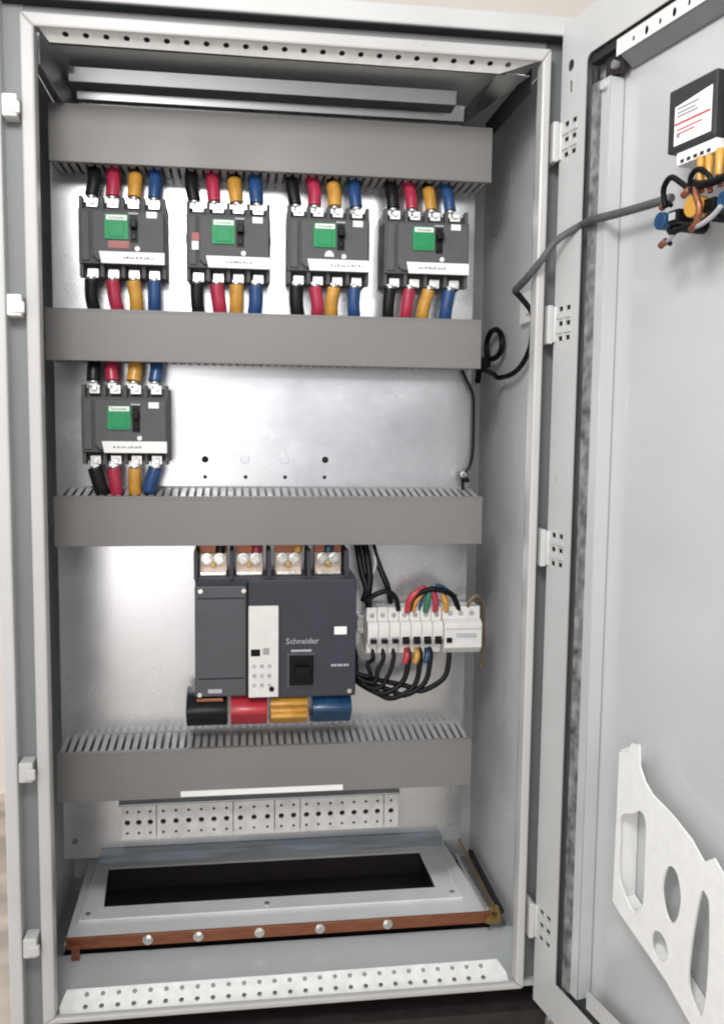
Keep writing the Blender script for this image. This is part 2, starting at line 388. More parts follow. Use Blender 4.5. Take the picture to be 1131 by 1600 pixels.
# ------------------------------------------------------------------ document holder on the door
out = [(.202,.473),(.223,.481),(.227,.494),(.244,.496),(.246,.469),(.258,.452),(.273,.441),(.313,.430),(.351,.414),(.374,.396),(.391,.409),(.407,.397),
       (.44,.375),(.47,.368),(.50,.37),(.50,.13),(.44,.145),(.40,.163),(.363,.183),(.32,.208),(.284,.222),(.218,.246),(.200,.256)]
hol = [[(.238,.400),(.252,.409),(.264,.398),(.266,.345),(.266,.290),(.257,.268),(.244,.264),(.224,.279),(.211,.300),(.210,.345),(.211,.384)],
       [(.309,.356),(.320,.364),(.331,.356),(.338,.330),(.333,.302),(.322,.290),(.310,.300),(.302,.327)],
       [(.291,.262),(.304,.266),(.316,.257),(.319,.241),(.307,.228),(.291,.232),(.286,.247)],
       [(.372,.354),(.381,.359),(.388,.344),(.391,.281),(.389,.225),(.383,.203),(.371,.210),(.358,.234),(.361,.290)]]
def roundc(pl, sub=5):
    P = [Vector((p[0], p[1], 0)) for p in pl]; n = len(P); o = []
    for i in range(n):
        a_, b_, c_, d_ = P[i-1], P[i], P[(i+1) % n], P[(i+2) % n]
        for k in range(sub):
            t = k/sub; q = .5*((2*b_) + (c_-a_)*t + (2*a_-5*b_+4*c_-d_)*t*t + (3*b_-a_-3*c_+d_)*t**3); o.append((q.x, q.y))
    return o
hold = thing('document_holder', 'white plastic document pocket with cut-out slots fixed low on the open door', 'document holder', dp(0, 0, 0), rz=RZ)
link('front_panel', sheet(out, [roundc(h) for h in hol], .003, at_y(0.0), 'white'), hold, .0006)
g = G()
for a, b in list(zip(out, out[1:]))[12:] + [(out[-1], out[0])]:                # closed sides and bottom back to the door
    g.hexa([(a[0], .0015, a[1]), (b[0], .0015, b[1]), (b[0], .0015, b[1]+.003), (a[0]+.002, .0015, a[1]+.003),
            (a[0]+.008, .0285, a[1]+.008), (b[0]+.006, .0285, b[1]+.008), (b[0]+.006, .0285, b[1]+.011), (a[0]+.010, .0285, a[1]+.011)])
part('pocket_side', g, 'white', hold)

# ------------------------------------------------------------------ cable ducts
def duct(x0, x1, z0, z1, label, rise, strip=None, yf=.205):
    L = x1 - x0; h = z1 - z0
    t = thing('cable_duct', label, 'cable duct', (x0, .29, z0), 'slotted cable ducts across the mounting plate'); d = .29 - yf
    g = G(); g.box(0, L, -.0025, -.0002, .002, h+rise); part('back', g, 'ductin', t)
    g = G(); g.box(0, L, -d, -d+.0025, 0, h); g.box(0, L, -d-.0007, -d, h-.0045, h-.0005); g.box(0, L, -d-.0007, -d, .0005, .0045); g.box(0, L, -d+.0025, -d+.010, h-.0025, h); g.box(0, L, -d+.0025, -d+.010, 0, .0025)
    part('cover', g, 'duct', t, .0012)
    for nm, zz, sgn in (('top_fingers', h-.003, 1), ('bottom_fingers', .003, -1)):
        g = G(); n = int(L/.0135); r_ = rise if sgn > 0 else 0
        for i in range(n):
            x = (i+.15)*L/n; w = .0083
            j = random.uniform(-.0008, .0008)
            ya, yb_ = -d+.011, -.003
            g.hexa([(x, ya, zz-.001), (x+w, ya, zz-.001), (x+w, ya, zz+.001), (x, ya, zz+.001),
                    (x+j, yb_, zz-.001+r_), (x+w+j, yb_, zz-.001+r_), (x+w+j, yb_, zz+.001+r_), (x+j, yb_, zz+.001+r_)])
        part(nm, g, 'ductin', t)
    g = G(); g.box(-.0012, 0, -d+.003, -.003, .003, h-.003); g.box(L, L+.0012, -d+.003, -.003, .003, h-.003); part('end_wall', g, 'duct', t)
    if strip:
        g = G(); g.box(strip[0]-x0, strip[1]-x0, -d-.0012, -d-.0002, strip[2]-z0, strip[3]-z0); part('label_strip', g, 'label', t)
    return t
duct(-.004, .729, 1.339, 1.430, 'topmost grey cable duct, under the cabinet roof and above four breakers', 0)
duct(-.016, .718, 1.021, 1.106, 'grey cable duct just below the row of four breakers', 0)
duct(-.008, .727, .711, .796, 'grey cable duct between the single breaker and the large breaker', .012)
duct(-.012, .718, .265, .352, 'lowest grey cable duct, with a white strip on its bottom edge', .006, (.196, .482, .259+.008, .271+.006))

# ------------------------------------------------------------------ moulded case breakers
def breaker(x, z, label, w=.14, h=.131, extra=None):
    t = thing('circuit_breaker', label, 'circuit breaker', (x, .29, z), 'dark four-pole moulded case breakers')
    hw = w/2
    g = G()
    g.box(-hw, hw, -.050, -.0005, .006, h-.006)
    g.box(-hw, hw, -.076, -.050, .022, h-.022)
    for i in range(5):
        px = -hw + .003 + i*(w-.006)/4
        g.box(px-.003, px+.003, -.070, -.050, h-.022, h-.001); g.box(px-.003, px+.003, -.070, -.050, .001, .022)
    g.box(-hw-.0012, -hw, -.07, -.055, h*.48, h*.58); g.box(hw, hw+.0012, -.07, -.055, h*.48, h*.58)
    part('body', g, 'case', t, .002)
    g = G(); g.prism([(-hw+.030, .026), (hw-.002, .026), (hw-.002, h-.026), (-hw+.022, h-.026), (-hw+.022, .034)], 'y', -.084, -.076); part('front_cover', g, 'case2', t, .003)
    g = G(); g.prism([(-hw+.004, .026), (-hw+.018, .026), (-hw+.018, h-.026), (-hw+.004, h-.026)], 'y', -.080, -.076); part('side_cover', g, 'case2', t, .002)
    for i in range(4):
        px = -hw + .003 + (i+.5)*(w-.006)/4
        for z0, z1, zs in ((h-.016, h-.001, 1), (.001, .016, -1)):
            g = G(); g.box(px-.009, px+.009, -.060, -.0505, z0, z1); g.cyl((px, -.060, (z0+z1)/2+zs*.002), (px, -.0645, (z0+z1)/2+zs*.002), .0052, 10)
            part('terminal', g, 'zinc', t, .0008)
    g = G(); g.box(-.027, .011, -.0872, -.0842, .060, .100, 0); g.box(-.024, .009, -.0878, -.0873, .0905, .0985, 1); g.box(-.019, .004, -.0885, -.0873, .064, .086, 0)
    gl = part('green_label', g, ['green', 'label'], t, .0006)
    link('lettering', text_mesh('Schneider', .0068, .0004, Matrix.Translation((-.0075, -.0882, .0943)) @ XZ, 'green'), gl)
    g = G(); g.box(.0135, .026, -.0850, -.0842, .056, .099); part('toggle_slot', g, 'black', t)
    g = G(); g.box(.0145, .025, -.099, -.0850, .078, .090); g.box(.0160, .0235, -.0875, -.0850, .060, .072); part('toggle', g, 'black', t, .002)
    g = G(); g.box(.011, .027, -.0868, -.0842, .1005, .1035); part('toggle_brow', g, 'ltext', t, .0006)
    g = G(); g.box(.040, .057, -.0852, -.0842, .096, .106); part('rating_sticker', g, 'label', t)
    g = G(); g.cyl((.025, -.0842, .046), (.025, -.0858, .046), .0042, 10); part('test_button', g, 'white', t)
    g = G(); g.prism([(-.033, .021), (hw-.001, .021), (hw-.001, .0405), (-.037, .0405)], 'y', -.0862, -.0842); ns = part('name_strip', g, 'label', t, .0008)
    g = G(); x0 = -.02 + random.uniform(-.01, .02)
    for k in range(9): 
        x0 += random.uniform(.004, .007)
        if x0 > hw-.012: break
        g.box(x0, x0+.0035, -.0866, -.0863, .029, .029+random.uniform(.002, .004))
    part('print', g, 'ink', ns)
    if extra == 'red':
        g = G(); g.box(-.022, .012, -.0850, -.0842, .046, .058); part('warning_sticker', g, 'pink', t)
    if extra == 'white':
        g = G(); g.box(-.060, -.049, -.0815, -.0802, .050, .064, 0); g.box(-.060, -.048, -.0812, -.0802, .065, .078, 1); part('warning_sticker', g, ['label', 'pink'], t)
    if extra == 'half':
        g = G(); g.prism([(.008*math.cos(R(a)), .045+.010*math.sin(R(a))) for a in range(0, 181, 20)], 'y', -.0852, -.0842); part('warning_sticker', g, 'label', t)
    return t
TOP = [(.108, 1.159, 'leftmost of four dark breakers in the top row, red patch under its green label', 'red', .14, 'leftmost breaker of the top row'),
       (.281, 1.158, 'second dark breaker from left in the top row, white sticker on its left side', 'white', .14, 'second breaker of the top row'),
       (.450, 1.159, 'third dark breaker from left in the top row, white half disc under its label', 'half', .14, 'third breaker of the top row'),
       (.620, 1.160, 'rightmost of four dark breakers in the top row, nearest the hinges', None, .148, 'rightmost breaker of the top row')]
for x, z, lab, ex, w, short in TOP: breaker(x, z, lab, w, .132, ex)
breaker(.108, .848, 'single dark breaker alone under the second duct, beside the bare plate', .142, .136, None)

# ------------------------------------------------------------------ cables of the small breakers
COL = (('black', 'bsleeve'), ('red', 'red'), ('yellow', 'yellow'), ('blue', 'blue'))
def cable(col, m, a, b, up, label, frac, grp):
    """from terminal a (x,z) to the duct at b (x,z); sleeve covers the terminal end"""
    ya, yb_ = .232, .252
    o = G(); mid = ((a[0]*.5+b[0]*.5) + random.uniform(-.004, .004), (a[1]+b[1])/2)
    pts = [Vector((a[0], ya, a[1])), Vector((mid[0], (ya+yb_)/2-.004, mid[1])), Vector((b[0], yb_, b[1]))]
    o.tube(pts, .0088, 12); c = part('power_cable', o, 'black')
    tag(c, label, 'cable', grp)
    P = smooth(pts, 8); n = max(3, int(len(P)*frac))
    q = G(); q.tube(P[:n], random.uniform(.0106, .0122), 14, sub=1); part('sleeve', q, m, c, .0015)
    l = G(); s = 1 if up else -1
    l.box(a[0]-.007, a[0]+.007, ya-.002, ya+.002, min(a[1], a[1]-s*.012), max(a[1], a[1]-s*.007)); l.cyl((a[0], ya, a[1]-s*.003), (a[0], ya, a[1]+s*.001), .0078, 12)
    part('lug', l, 'zinc', c, .0008)
TX = [(.056,.090,.126,.158), (.218,.250,.292,.326), (.389,.420,.456,.497), (.559,.590,.623,.655)]
BT = [(.051,.086,.121,.156), (.225,.258,.291,.322), (.392,.423,.456,.493), (.553,.586,.620,.658)]
BB = [(.057,.096,.122,.152), (.229,.266,.289,.319), (.400,.430,.457,.499), (.557,.587,.616,.659)]
for i, (x, z, lab, ex, w, short) in enumerate(TOP):
    for k, (cn, m) in enumerate(COL):
        hw = w/2; px = x - hw + .003 + (k+.5)*(w-.006)/4
        xa = (TX[i][k] + px)/2
        cable(cn, m, (xa, z+.1335), (TX[i][k]+random.uniform(-.002,.002), 1.350), True, f'{cn} sleeved cable entering the top of the {short}', 1. if cn != 'yellow' else .72, 'cables above the top row breakers')
        xb = (BT[i][k] + px)/2
        cable(cn, m, (xb, z-.001), (BB[i][k]+.003, 1.094), False, f'{cn} sleeved cable leaving the bottom of the {short}', (.92, .9, .78, .82)[k], 'cables below the top row breakers')
for k, (cn, m) in enumerate(COL):
    cable(cn, m, ((.055,.086,.121,.156)[k], .989), ((.057,.085,.120,.158)[k], 1.035), True, f'{cn} sleeved cable entering the top of the single breaker', (1., .98, .75, 1.)[k], 'cables above the single breaker')
    cable(cn, m, ((.055,.086,.121,.156)[k], .843), ((.076,.094,.122,.141)[k], .770), False, f'{cn} sleeved cable curving down from the bottom of the single breaker', (.85, .7, .66, .62)[k], 'cables below the single breaker')

# ------------------------------------------------------------------ the large breaker
acb = thing('main_circuit_breaker', 'large blue-grey main breaker with a pale control panel, in the middle of the cabinet', 'circuit breaker', (.3625, .29, .438))
AO = (.3625, .29, .438)
def ap(name, g, mats, bevel=0, parent=acb): return part(name, g, mats, parent, bevel, AO)
g = G(); g.box(.222, .503, .222, .2895, .440, .654); g.box(.313, .503, .204, .222, .440, .651)
ap('body', g, 'acb', .003)
g = G(); g.box(.222, .311, .207, .222, .444, .640); ap('side_cover', g, 'acb2', .003)
g = G(); g.box(.311, .314, .2035, .207, .445, .646); g.box(.228, .307, .2062, .207, .618, .6195); g.box(.228, .307, .2062, .207, .476, .4775); ap('cover_seam', g, 'black')
g = G(); g.box(.314, .366, .196, .204, .444, .606); tu = ap('trip_unit', g, 'cream', .0015)
g = G(); g.box(.318, .334, .1952, .1962, .518, .530, 0); g.box(.339, .350, .1955, .1962, .520, .532, 1)
for r_ in range(3):
    for c_ in range(3): g.cyl((.324+c_*.013, .1962, .500-r_*.017), (.324+c_*.013, .1948, .500-r_*.017), .0034, 10, 1 if (r_+c_) % 2 else 2)
g.cyl((.354, .1962, .459), (.354, .194, .459), .0045, 10, 0)
ap('dial', g, ['black', 'grey_blk', 'ltext'], 0, tu)
g = G(); g.box(.381, .431, .2025, .204, .459, .520, 0); ap('handle_frame', g, 'acb2', .001)
g = G(); g.box(.385, .428, .198, .204, .463, .516, 0); g.box(.394, .419, .178, .198, .480, .500, 0); g.box(.396, .417, .197, .198, .505, .511, 0)
ap('operating_handle', g, 'black', .002)
g = G(); g.box(.388, .424, .2022, .204, .5225, .526); ap('handle_mark', g, 'ltext')
link('lettering', text_mesh('Schneider', .0145, .0006, Matrix.Translation(Vector((.408, .2034, .541)) - Vector(AO)) @ XZ, 'ltext'), acb)
g = G()
for q in range(6): g.box(.459+q*.0055, .4635+q*.0055-.001*(q % 2), .2032, .204, .4945, .4985)
ap('print', g, 'ltext')
g = G(); g.box(.464, .486, .2028, .204, .552, .566); ap('rating_sticker', g, 'label')
g = G(); g.box(.244, .268, .2058, .207, .451, .458); ap('rating_sticker', g, 'ltext')
for x, z in ((.232, .632), (.306, .632), (.230, .449), (.492, .449)):
    g = G(); g.cyl((x, .207, z), (x, .2035, z), .0042, 10); ap('cover_screw', g, 'bolt')
TXC = (.253, .316, .385, .456)
g = G()
for x in (.224, .285, .350, .420, .487):
    g = G(); g.box(x-.0035, x+.0035, .214, .2895, .650, .700); ap('terminal_barrier', g, 'acb', .001)
for k, x in enumerate(TXC):
    g = G(); g.box(x-.024, x+.024, .245, .252, .693, .712, 0); g.box(x-.024, x+.024, .245, .252, .650, .6928, 3); g.box(x-.022, x+.022, .228, .245, .655, .660, 1)
    for s in (-1, 1):
        g.cyl((x+s*.011, .245, .683), (x+s*.011, .234, .683), .0080, 6, 1); g.cyl((x+s*.011, .2449, .683), (x+s*.011, .242, .683), .0108, 16, 1)
    g.cyl((x, .2452, .672), (x, .236, .672), .005, 8, 2)
    ap('terminal_busbar', g, ['copper', 'bolt', 'brass', 'tinned'], .0008)
for k, (cn, m, dx) in enumerate((('black', 'bsleeve', .012), ('red', 'red', .012), ('yellow', 'yellow', .016), ('blue', 'navy', .0))):
    g = G(); x = TXC[k] + dx
    g.tube([(x, .236, .694), (x+.001, .238, .706), (x+.001, .245, .72)], .0085, 10); c = part('incoming_cable', g, m)
    tag(c, f'{cn} cable end above the top terminals of the large main breaker', 'cable', 'cables above the main breaker')
g = G(); g.box(.224, .270, .212, .222, .434, .4395); ap('outgoing_terminal', g, 'copper', .001)
def fold(x0, x1, name, label, m, bulges, m2=None):
    prof_o, prof_i = [], []
    pts = [Vector((0, .262, .446)), Vector((0, .236, .441))]
    for zc, r in bulges: pts += [Vector((0, .214, zc+r*.75)), Vector((0, .205, zc)), Vector((0, .214, zc-r*.8))]
    pts += [Vector((0, .232, .388)), Vector((0, .262, .384)), Vector((0, .284, .372))]
    P = smooth(pts, 6)
    for i, p in enumerate(P):
        d = (P[min(i+1, len(P)-1)] - P[max(i-1, 0)]).normalized(); n = Vector((0, d.z, -d.y))*.0028
        prof_o.append(((p+n).y, (p+n).z)); prof_i.append(((p-n).y, (p-n).z))
    g = G(); g.prism(prof_o + prof_i[::-1], 'x', x0, x1, 0, True); o = part(name, g, m, None, .0012)
    tag(o, label, 'flexible busbar', 'insulated flexible bars under the main breaker'); return o
fold(.206, .277, 'flexible_busbar', 'black insulated bar bending out under the left end of the main breaker', 'bsleeve', [(.418, .014)])
fold(.283, .347, 'flexible_busbar', 'red insulated bar bending out under the main breaker', 'redflat', [(.417, .015)])
fold(.353, .418, 'flexible_busbar', 'yellow double-folded insulated bar under the main breaker', 'yellow', [(.428, .007), (.406, .008)])
fold(.427, .497, 'flexible_busbar', 'dark blue insulated bar under the right end of the main breaker', 'navy', [(.417, .014)])

# ------------------------------------------------------------------ modular devices on their rail
g = G(); g.box(.515, .745, .282, .2885, .536, .570); g.box(.515, .745, .276, .282, .563, .570); g.box(.515, .745, .276, .282, .536, .543)
tag(part('mounting_rail', g, 'zinc', None, .0008), 'short zinc mounting rail carrying the white modular breakers', 'mounting rail')
ORD = ('first', 'second', 'third', 'fourth', 'fifth', 'sixth', 'seventh')
PW = .0198
for k in range(7):
    x = .526 + k*PW; w = PW-.0007
    t = thing('miniature_breaker', f'white single-pole miniature breaker, {ORD[k]} from left on the short rail', 'miniature breaker', (x, .276, .508), 'white miniature breakers on the short rail')
    g = G(); g.prism([(-.0005, 0), (-.040, 0), (-.040, .020), (-.056, .020), (-.060, .030), (-.060, .052), (-.052, .060), (-.040, .060), (-.040, .084), (-.0005, .084)], 'x', 0, w)
    part('body', g, 'cream', t, .0012)
    g = G(); g.box(.003, w-.003, -.0610, -.0598, .0215, .034); part('toggle_slot', g, 'black' if k > 2 else 'grey_blk', t)
    g = G(); g.box(.004, w-.004, -.0705, -.0610, .0225 if k > 2 else .0245, .0315); part('toggle', g, 'black', t, .0015)
    if k > 2:
        g = G(); g.box(.003, w-.003, -.0606, -.0600, .0155+.004, .0205); part('indicator', g, 'redink' if k < 5 else 'black', t)
    g = G(); g.cyl((w/2, -.0401, .070), (w/2, -.0415, .070), .0045, 10); part('terminal_screw', g, 'grey_blk' if k % 2 else 'bolt', t)
t = thing('surge_device', 'wide white modular device at the right end of the short rail', 'modular device', (.6655, .276, .508))
g = G(); g.prism([(-.0005, 0), (-.046, 0), (-.060, .012), (-.060, .056), (-.050, .062), (-.042, .062), (-.042, .084), (-.0005, .084)], 'x', 0, .070)
part('body', g, 'cream', t, .0012)
g = G(); g.box(.004, .014, -.064, -.0598, .022, .031); part('toggle', g, 'black', t, .001)
g = G()
for q in range(3): g.cyl((.014+q*.02, -.0421, .072), (.014+q*.02, -.0435, .072), .0048, 10)
part('terminal_screw', g, 'grey_blk', t)
g = G(); g.box(.002, .068, -.0608, -.0598, .0455, .0475); g.box(.022, .060, -.0606, -.0598, .030, .0385); part('print', g, 'ltext', t)

def wire(pts, r, m, label, grp=None, name='control_wire', cat='wire', n=8, rings=None, sub=6):
    g = G(); g.tube(pts, r, n, 0, sub, rings)
    return tag(part(name, g, m), label, cat, grp)
gb = 'black control wires beside the main breaker'
wire([(.508,.262,.72),(.512,.25,.690),(.517,.236,.655),(.524,.228,.628),(.519,.232,.605)], .0060, 'black', 'outermost left black wire dropping from the duct beside the main breaker', gb)
wire([(.520,.262,.72),(.526,.248,.690),(.530,.232,.650),(.527,.228,.618),(.531,.245,.592)], .0066, 'black', 'thick black wire in the middle of the bundle beside the main breaker', gb)
wire([(.536,.262,.72),(.541,.25,.690),(.551,.236,.660),(.562,.228,.632),(.570,.240,.600)], .0056, 'black', 'black wire slanting right from the duct towards the miniature breakers', gb)
wire([(.522,.225,.606),(.540,.218,.620),(.560,.218,.625),(.576,.222,.612),(.584,.236,.588)], .0050, 'black', 'black wire arching over the left miniature breakers', gb)
wire([(.529,.255,.715),(.538,.246,.690),(.541,.238,.668),(.530,.236,.640)], .0035, 'grey_blk', 'thin grey wire among the black bundle beside the main breaker', gb)
gt = 'wires arching above the miniature breakers'
wire([(.604,.238,.586),(.610,.228,.612),(.640,.222,.627),(.678,.224,.617),(.697,.238,.586)], .0052, 'black', 'long black wire arch above the right miniature breakers', gt)
wire([(.622,.238,.586),(.632,.230,.618),(.655,.226,.634),(.690,.230,.612)], .0028, 'navy', 'thin dark blue wire arch above the right miniature breakers', gt)
wire([(.600,.234,.584),(.602,.228,.604),(.610,.226,.617),(.632,.230,.629)], .0060, 'redflat', 'short red wire standing on the fourth miniature breaker', gt)
wire([(.612,.236,.584),(.615,.230,.602),(.626,.228,.618)], .0036, 'yellow', 'thin yellow wire between the red and green wire ends', gt)
wire([(.634,.236,.584),(.636,.228,.604),(.640,.228,.622)], .0058, 'gwire', 'green wire end standing on the sixth miniature breaker', gt)
wire([(.652,.236,.584),(.651,.228,.604),(.645,.228,.624)], .0058, 'red', 'crimson wire end near the wide white device', gt)
wire([(.672,.236,.584),(.670,.228,.600),(.664,.230,.616)], .0056, 'yellow', 'yellow wire end on the left of the wide white device', gt)
wire([(.712,.240,.586),(.716,.230,.604),(.728,.232,.612),(.742,.250,.600),(.752,.27,.57),(.757,.28,.50),(.752,.28,.46)], .0036, 'tan', 'tan wire looping down past the right end of the short rail', gt)
gl = 'black wire loops below the miniature breakers'
for k, (x0, zb, xm, nm) in enumerate(((.537, .470, .520, 'first'), (.556, .458, .527, 'second'), (.575, .447, .535, 'third'), (.603, .437, .548, 'fourth'), (.624, .428, .562, 'fifth'), (.643, .433, .585, 'sixth'), (.678, .440, .615, 'seventh'))):
    wire([(x0,.240,.516),(x0+.001,.232,.498),(x0-.010,.224,zb+.022),(xm+.012,.222,zb),(xm-.016,.228,zb+.008),(.508,.240,zb+.03),(.506,.27,zb+.05)],
         .0050 if k > 2 else .0042, 'black', f'{nm} black wire loop from the left below the miniature breakers', gl)
for k, (x, m, nm) in enumerate(((.600, 'redflat', 'red'), (.619, 'yellow', 'yellow'), (.638, 'navy', 'dark blue'))):
    wire([(x,.238,.514),(x,.230,.503),(x-.004,.230,.490)], .0058, m, f'short {nm} wire ferrule below the miniature breakers', 'coloured ferrules below the miniature breakers')

# ------------------------------------------------------------------ perforated bar under the lowest duct
pb = thing('perforated_bar', 'pale perforated neutral bar in sections, below the lowest duct', 'perforated bar', (.087, .27, .166))
segs = [(.0, .061), (.0625, .199), (.2005, .275), (.2765, .322), (.3235, .479), (.4805, .507)]
for a, b in segs:
    n = max(1, round((b-a)/.0222)); hs = []
    for i in range(n):
        x = a + (i+.5)*(b-a)/n
        hs += [circ(x, .032, .0052, 10), circ(x, .012, .0028, 8), circ(x, .052, .0028, 8)]
    link('section', sheet(rect(a, b, 0, .064), hs, .004, Matrix.Translation((0, -.006, 0)) @ XZ, 'barm'), pb, .0006)
g = G(); g.box(0, .507, .0, .019, .003, .061); part('backing', g, 'dark', pb)
g = G(); g.prism([(-.010, .064), (-.014, .068), (-.008, .074), (.019, .074), (.019, .064)], 'x', -.004, .509); part('top_ledge', g, 'galvd', pb, .0006)

# ------------------------------------------------------------------ copper earth bar
eb = thing('earth_bar', 'reddish copper earth bar with bolts across the cabinet floor', 'busbar', (.0, .19, .012))
EO = (.0, .19, .012)
g = G(); g.box(.0, .757, .186, .191, .008, .029); part('bar', g, 'copper', eb, .0008, EO)
for x in (.139, .226, .333, .441, .564):
    g = G(); g.cyl((x, .186, .0185), (x, .179, .0185), .0065, 6); g.cyl((x, .1858, .0185), (x, .1845, .0185), .009, 14); g.cyl((x, .192, .0185), (x, .198, .0185), .004, 8)
    part('bolt', g, 'bolt', eb, 0, EO)
g = G(); g.box(.010, .024, .179, .1855, -.008, .018); part('foot', g, 'copper', eb, .001, EO)
g = G(); g.box(.750, .770, .1815, .1858, .008, .024); part('foot', g, 'brass', eb, .001, EO)
g = G(); g.cyl((.748, .178, .020), (.748, .171, .020), .006, 6); g.cyl((.767, .178, .022), (.767, .172, .022), .0070, 6); g.cyl((.767, .186, .024), (.767, .199, .030), .008, 8)
part('brass_bolt', g, 'brass', eb, 0, EO)
for pts, r, m, lab, cat, nm in (([(.766,.20,.030),(.769,.30,.024),(.772,.42,.02),(.775,.51,.02)], .0028, 'brass', 'brass coloured rod along the floor at the right wall', 'rod', 'earth_rod'),
      ([(.757,.20,.022),(.757,.27,.018),(.757,.36,.012),(.757,.45,.010)], .0042, 'zinc', 'bright steel rod beside the brass rod on the cabinet floor', 'rod', 'earth_rod'),
      ([(.783,.205,.018),(.785,.32,.016),(.788,.45,.014)], .006, 'rubber', 'dark cable lying in the right floor corner of the cabinet', 'cable', 'earth_cable')):
    wire(pts, r, m, lab, None, nm, cat, 10)

# ------------------------------------------------------------------ door wiring and instruments
wire([tuple(dp(.262,.0,1.206)), tuple(dp(.20,.003,1.207)), tuple(dp(.145,.006,1.209)), tuple(dp(.105,.008,1.211)), (.790,-.06,1.212), (.764,-.035,1.195), (.746,-.020,1.168), (.734,.012,1.146), (.733,.065,1.136)],
     .0053, 'conduit', 'grey corrugated conduit running from the door over the hinge side into the cabinet', None, 'cable_conduit', 'conduit', 12, .13, 18)
wire([(.733,.066,1.1355),(.752,.09,1.128),(.785,.135,1.112),(.793,.152,1.09),(.792,.161,1.055),(.790,.197,1.029),(.788,.25,1.0155),(.784,.32,1.013),(.77,.30,1.018),(.74,.262,1.024)],
     .0048, 'black', 'black cable looping along the right inner wall down to the second duct', None, 'loom_cable', 'cable', 10)
g = G(); g.box(.7955, .8035, .115, .235, 1.102, 1.156); g.box(.791, .7955, .165, .19, 1.115, 1.135)
tag(part('tie_mount', g, 'label', None, .002), 'white adhesive tie mount on the right inner wall holding the cable', 'tie mount')
g = G(); g.tube([(.786,.412,1.062),(.787,.416,1.085),(.788,.395,1.105),(.790,.355,1.106),(.791,.325,1.088),(.790,.33,1.062),(.787,.37,1.052),(.785,.41,1.058)], .0055, 10)
co = tag(part('wire_coil', g, 'black'), 'small black wire coil on the right inner wall at the duct end', 'wire coil')
g = G(); g.box(.772, .788, .385, .425, 1.036, 1.058); g.box(.772, .784, .42, .447, 1.028, 1.046); g.cyl((.778,.435,1.03),(.776,.44,1.008),.006,8); part('connector', g, 'black', co, .003)
wire([(.700,.282,1.030),(.712,.278,1.005),(.7245,.277,.975),(.7265,.277,.93),(.7265,.277,.88),(.722,.277,.850),(.712,.276,.833),(.708,.274,.815),(.708,.27,.79)],
     .0030, 'black', 'thin black cable down the right edge of the bare plate between two ducts', None, 'edge_cable', 'cable')
g = G(); g.box(.702, .715, .262, .274, .818, .836, 0); g.cyl((.706, .262, .832), (.706, .256, .832), .006, 8, 1); g.cyl((.712,.262,.822),(.712,.258,.822),.005,8,0)
tag(part('cable_clip', g, ['black', 'bolt'], None, .001), 'small black and silver clip where the thin cable meets the third duct', 'cable clip')

def dthing(name, label, cat, w, off, z, group=None):
    return thing(name, label, cat, dp(w, off, z), group, RZ)
# meter: rear of a panel instrument, local x across the door, y outwards
mt = dthing('panel_meter', 'black boxed meter with a white label, high on the inside of the door', 'panel meter', .30, -.0295, 1.222)
g = G(); g.box(0, .080, -.070, 0, .020, .092); g.box(.080, .17, -.060, 0, .020, .100); g.box(.095, .13, -.058, -.0, .1005, .125)
part('body', g, 'meter', mt, .002)
g = G(); g.prism([(.013, .026), (.074, .026), (.074, .076), (.013, .070)], 'y', -.0712, -.0702); lb = part('label', g, 'label', mt)
g = G()
for k, (z, wd) in enumerate(((.066, .036), (.061, .030), (.057, .034))): g.box(.018, .018+wd, -.0716, -.0713, z, z+.002, 0)
g.box(.014, .073, -.0716, -.0713, .0485, .0510, 1)
for k, z in enumerate((.042, .0375)): g.box(.018, .060-k*.012, -.0716, -.0713, z, z+.0016, 1)
g.box(.018, .023, -.0716, -.0713, .034, .039, 0)
part('print', g, ['ink', 'redink'], lb)
g = G(); g.box(.012, .078, -.066, -.03, .004, .0195); g.box(.090, .15, -.062, -.03, .004, .0195); part('terminal_cover', g, 'label', mt, .0015)
g = G()
for q in range(5): g.box(.020+q*.011, .026+q*.011, -.0665, -.064, .006, .010)
part('terminal_slot', g, 'dark', mt)
gy = 'yellow wire ends below the panel meter'
for k, (w, z) in enumerate(((.350, 1.214), (.364, 1.211), (.380, 1.214))):
    g = G(); a = dp(w, .032, z+.014); b = dp(w+.004, .036, z-.016)
    g.cyl(a, b, .0052, 10, 0, .0040); g.cyl(b, dp(w+.006, .034, z-.028), .0035, 8, 1)
    tag(part('wire_ferrule', g, ['yellow', 'copper'], None, .001), f'{("leftmost", "middle", "rightmost")[k]} of three yellow wire ends below the panel meter', 'wire ferrule', gy)
def cl(w, off, z): return dp(.345+(w-.33)*.85, .004+off*.85, 1.172+(z-1.165)*.85)
gp_ = 'indicator lamp holders on the door below the meter'
for k, (w, m, nm, m2) in enumerate(((.262, 'navy', 'blue', 'black'), (.332, 'yellow', 'yellow', 'black'), (.385, 'navy', 'dark blue', 'black'))):
    t = dthing('lamp_holder', f'{nm} indicator lamp holder on the door below the panel meter', 'lamp holder', .345+(w-.33)*.85, -.0295, 1.170, gp_); t.scale = (.85, .95, .85)
    g = G(); g.cyl((0, -.001, 0), (0, -.040, 0), .0135, 14); g.box(-.010, .016, -.056, -.040, -.012, .013); part('body', g, 'black', t, .002)
    g = G(); g.cyl((-.004 if k == 0 else .0, -.050, 0), (-.004 if k == 0 else 0., -.068, 0), .0125, 14) if k != 1 else g.cyl((0, -.056, .004), (0, -.074, .004), .0150, 16); part('collar', g, m, t, .001)
    g = G(); g.box(.012, .034, -.066, -.030, -.008, .010); part('contact_block', g, m2, t, .0015)
    if k == 0: g = G(); g.box(.015, .028, -.0672, -.0662, -.004, .006); part('marker', g, 'ltext', t)
